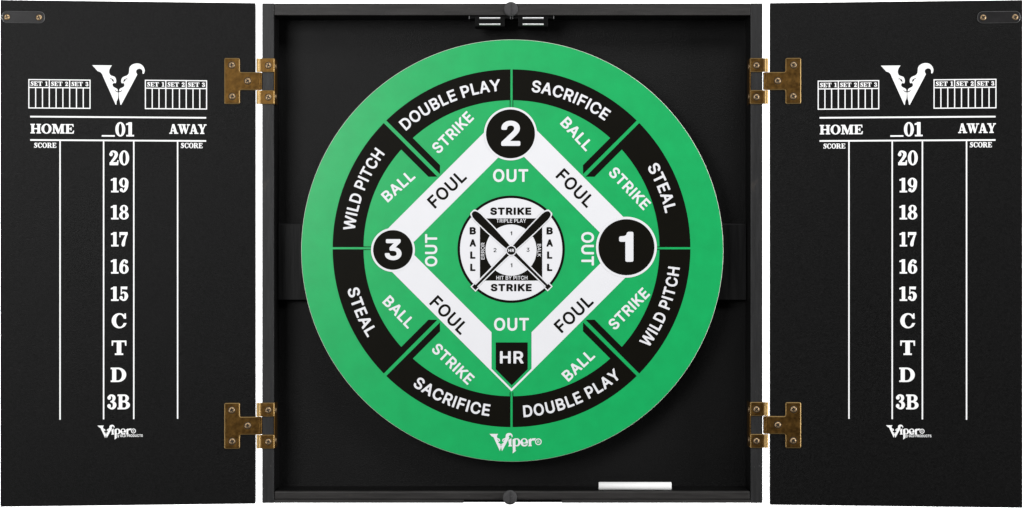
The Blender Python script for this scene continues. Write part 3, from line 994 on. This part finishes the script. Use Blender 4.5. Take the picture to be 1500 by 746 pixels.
WORDS = [('DOUBLE PLAY', -41.9, -4.0, False), ('SACRIFICE', 7.2, 36.1, False), ('STEAL', 59.2, 77.2, False),
         ('WILD PITCH', 126.1, 96.6, True), ('DOUBLE PLAY', 175.9, 139.5, True), ('SACRIFICE', 215.8, 187.6, True),
         ('STEAL', 256.0, 238.2, True), ('WILD PITCH', -83.6, -53.4, False)]
ORDER = [7, 0, 1, 2, 3, 4, 5, 6]
sector_start = [-90, -45, 0, 45, 90, 135, 180, 225]
for a, wi in zip(sector_start, ORDER):
    ops = A(pie(a - .5, a + 45.5, R0, R1))
    diag_at = a if a % 90 else a + 45
    ops += C(radial(a, -60, 2.6 if a % 90 else 1.6, 120, 300), radial(a + 45, -1.6 if a % 90 else -2.6, 60, 120, 300))
    # arm beside the diagonal gap
    if a % 90:
        ops += A(radial(a, 2.7, 12.0, 151, R0 + 2, 160))
    else:
        ops += A(radial(a + 45, -12.0, -2.7, 160, R0 + 2, 151))
    sec = bsheet(board, 'scoring_sector', flat2d(ops), 1, 'ink')
    word, a0, a1, inw = WORDS[wi]
    bsheet(sec, 'lettering', sans_arc(word, a0, a1, 239.6, 17.3, inw, 0.030), 2, 'white')
# thin dark lines beside the gaps inside the ring
for a, rin in ((0, 206), (90, 211), (180, 211), (-90, 205)):
    for p in (-2.05, 2.05):
        bsheet(board, 'divider_line', flat2d(A(radial(a, p - .45, p + .45, rin, R0 + .5))), 1.5, 'ink')

# white base lanes
lane_in, lane_out, cut = 107.7, 148.3, 29.3
s2 = math.sqrt(2)
FOUL = [(-45, (654.8, 277.0), 43.5), (45, (842.9, 275.7), -45), (135, (840.4, 459.4), 43.5), (225, (657.9, 461.7), -45)]
for a, (fx, fy), ang in FOUL:
    sx = math.copysign(1, math.sin(math.radians(a)))
    sy = math.copysign(1, math.cos(math.radians(a)))
    li, lo = lane_in * s2, lane_out * s2
    if sy > 0:
        poly = [(0, sy * li), (sx * li, 0), (sx * lo, 0), (0, sy * lo)]
        ops = A(poly)
    else:
        poly = [(sx * cut, sy * (li - cut)), (sx * li, 0), (sx * lo, 0), (sx * cut, sy * (lo - cut))]
        ops = A(poly, [(sx * (cut + 1), sy * (lo - cut - 1)), (0, sy * lo), (0, sy * (lo - 4.0)), (sx * (cut + 1), sy * (lo - cut - 5.0))])
    ops += C(rect(-8, 202, 8, 215), rect(-215, -8, -202, 8), rect(202, -8, 215, 8))     # the bases cover the corners
    lane = bsheet(board, 'foul_lane', flat2d(ops), 2, 'white')
    u, v = bx(fx, fy)
    bsheet(lane, 'lettering', sans_at('FOUL', u, v, 65, 18.6, ang, 0.028), 3, 'ink')

# bases with their numbers
for (cx, cy, r, rw, ch, nx, nh, nw) in ((747.8, 196.3, 35.8, 38.9, '2', 748.2, 36.5, 28), (917.6, 362.3, 41.0, 44.6, '1', 917.3, 44, 21),
                                        (575.7, 366.3, 29.0, 32.2, '3', 576, 30.5, 24.5)):
    u, v = bx(cx, cy)
    b = bsheet(board, 'base_border', flat2d(A(ell(u, v, rw, n=96))), 3.2, 'white')
    bsheet(b, 'base', flat2d(A(ell(u, v, r, n=96))), 4.2, 'ink')
    u2, v2 = bx(nx, cy - .6)
    bsheet(b, 'base_number', sans_at(ch, u2, v2, nw, nh, 0, 0.038), 5.2, 'white')

# home plate
p = [bx(*t) for t in ((726.2, 501.8), (773.0, 501.8), (773.0, 541.0), (749.6, 564.6), (726.2, 541.0))]
home = bsheet(board, 'home_plate', flat2d(A(p)), 1, 'ink')
u, v = bx(749.6, 523.6)
bsheet(home, 'lettering', sans_at('HR', u, v, 34.5, 18, 0, 0.034), 2, 'white')

# white words on the green
for word, px, py, ln, cap, ang in (
        ('STRIKE', 663.0, 194.3, 74, 16.4, 45), ('BALL', 583.3, 272.6, 55, 16.4, 42), ('BALL', 844.9, 196.4, 56, 16.4, -47),
        ('STRIKE', 922.2, 275.9, 75, 16.4, -46), ('STRIKE', 921.0, 452.6, 73.5, 16.4, 45.5), ('BALL', 847.1, 535.3, 54, 16.4, 43),
        ('BALL', 584.2, 457.1, 54, 16.4, -46), ('STRIKE', 663.5, 533.0, 74, 16.4, -43.5),
        ('OUT', 748.0, 257.3, 51.5, 18.6, 0), ('OUT', 749.2, 475.2, 51, 18.6, 0), ('OUT', 631.5, 366.8, 47.5, 17.8, 90),
        ('OUT', 860.8, 364.6, 49, 18.4, -90)):
    u, v = bx(px, py)
    bsheet(board, 'lettering', sans_at(word, u, v, ln, cap, ang, 0.032), 1, 'white')
# logo under the ring
u, v = bx(700 + 230 / 13.56, 620 + 195 / 13.56)
bsheet(board, 'logo', wordmark(u, v, 33.9), 1, 'white')

# strike zone in the middle
ZX, ZY = bx(748.8, 365.3)
zk = 1 / 4.389


def z(px, py): return ((px - 390.5) * zk + ZX, (374.5 - py) * zk + ZY)


zone = bsheet(board, 'strike_zone', flat2d(A(ell(ZX, ZY, 78.6, n=128))), 1, 'ink')
bsheet(zone, 'strike_zone_face', flat2d(A(ell(ZX, ZY, 74.9, n=128))), 2, 'white')
sq = [z(190, 176), z(590, 176), z(590, 576), z(190, 576)]
# white margin along the diagonals splits the square into four
mar = []
for d in (45, -45):
    c0 = z(391, 381)
    mar.append(xf(rect(-80, -3.4, 80, 3.4), 1, 1, math.radians(d), *c0))
bsheet(zone, 'zone_corners', flat2d(A(sq) + C(ell(*z(390, 380), 37.6, n=72), *mar)), 3, 'ink')


def bat(p0, p1):
    (x0, y0), (x1, y1) = p0, p1
    Lg = math.hypot(x1 - x0, y1 - y0)
    ux, uy = (x1 - x0) / Lg, (y1 - y0) / Lg
    prof = [(-.012, 8), (0, 17), (.02, 23), (.05, 26), (.22, 24), (.38, 18.5), (.5, 12.5), (.6, 9.5), (.78, 7.6), (.965, 7.0), (.965, 15.5),
            (1.0, 15.5)]

    def outline(grow):
        L_, R_ = [], []
        for t, hw in prof:
            t2 = t - grow / 667 if t <= 0 else (t + grow / 667 if t >= 1 else t)
            if abs(t - .965) < 1e-6 and hw > 10: t2 = t - grow / 667
            h = (hw + grow) * zk
            px, py = x0 + ux * t2 * Lg, y0 + uy * t2 * Lg
            L_.append((px - uy * h, py + ux * h))
            R_.append((px + uy * h, py - ux * h))
        return L_ + R_[::-1]
    return flat2d(A(outline(7.5))), flat2d(A(outline(0)))


for i, (p0, p1) in enumerate(((z(150, 142), z(636, 624)), (z(632, 142), z(150, 626)))):
    wo, bo = bat(p0, p1)
    q = MB()
    q.add([bmap(x, y, LAY * (4 + 2 * i)) for x, y in wo[0]], wo[1], 'white')
    q.add([bmap(x, y, LAY * (5 + 2 * i)) for x, y in bo[0]], bo[1], 'ink')
    q.build('bat', zone)
q = MB()
for r, lv, m in ((7.6, 8, 'white'), (6.2, 9, 'ink')):
    V_, F_ = flat2d(A(ell(*z(391, 383), r, n=40)))
    q.add([bmap(x, y, LAY * lv) for x, y in V_], F_, m)
q.build('bullseye', zone)
for word, px, py, ln, cap, ang, m, lv, bold in (
        ('STRIKE', 388, 130, 60, 10.8, 0, 'ink', 3, .062), ('STRIKE', 391, 621, 60, 10.8, 0, 'ink', 3, .062),
        ('TRIPLE PLAY', 391, 191, 43.5, 5.6, 0, 'white', 4, .016), ('HIT BY PITCH', 395, 558, 45.5, 5.6, 0, 'white', 4, .016),
        ('ERROR', 208, 386, 24.6, 5.2, 90, 'white', 4, .008), ('BALK', 571, 382, 18.8, 5.2, -90, 'white', 4, .008),
        ('1', 391, 272, 2.6, 5.8, 0, 'ink', 3, 0.014), ('2', 287, 380, 4.2, 5.8, 0, 'ink', 3, 0.014), ('3', 499, 378, 4.2, 5.8, 0, 'ink', 3, 0.014),
        ('1', 392, 477, 2.6, 5.8, 0, 'ink', 3, 0.014), ('HR', 391, 382, 8.6, 4.4, 0, 'white', 10, .05)):
    u, v = z(px, py)
    bsheet(zone, 'lettering', sans_at(word, u, v, ln, cap, ang, bold), lv, m)
for px in (144, 638):
    for ch, py in zip('BALL', (256, 334, 412, 491)):
        u, v = z(px, py)
        bsheet(zone, 'lettering', sans_at(ch, u, v, 9.2 if ch != 'L' else 7.6, 10.8, 0, .062), 3, 'ink')

# ------------------------------------------------------------------ chalk on the cabinet floor
q = MB()
fz = FZ0 + TH
r = 6.0
lathe(q, (127.5, 10.5, fz + r + .02), (1, 0, 0), [(r - .7, 0), (r, .6), (r - .1, 106.2), (r - .7, 106.8)], 'chalk', 32, close_first=True)
chalk = q.build('chalk')
tag(chalk, 'white stick of chalk lying on the cabinet floor below the dartboard', 'chalk')
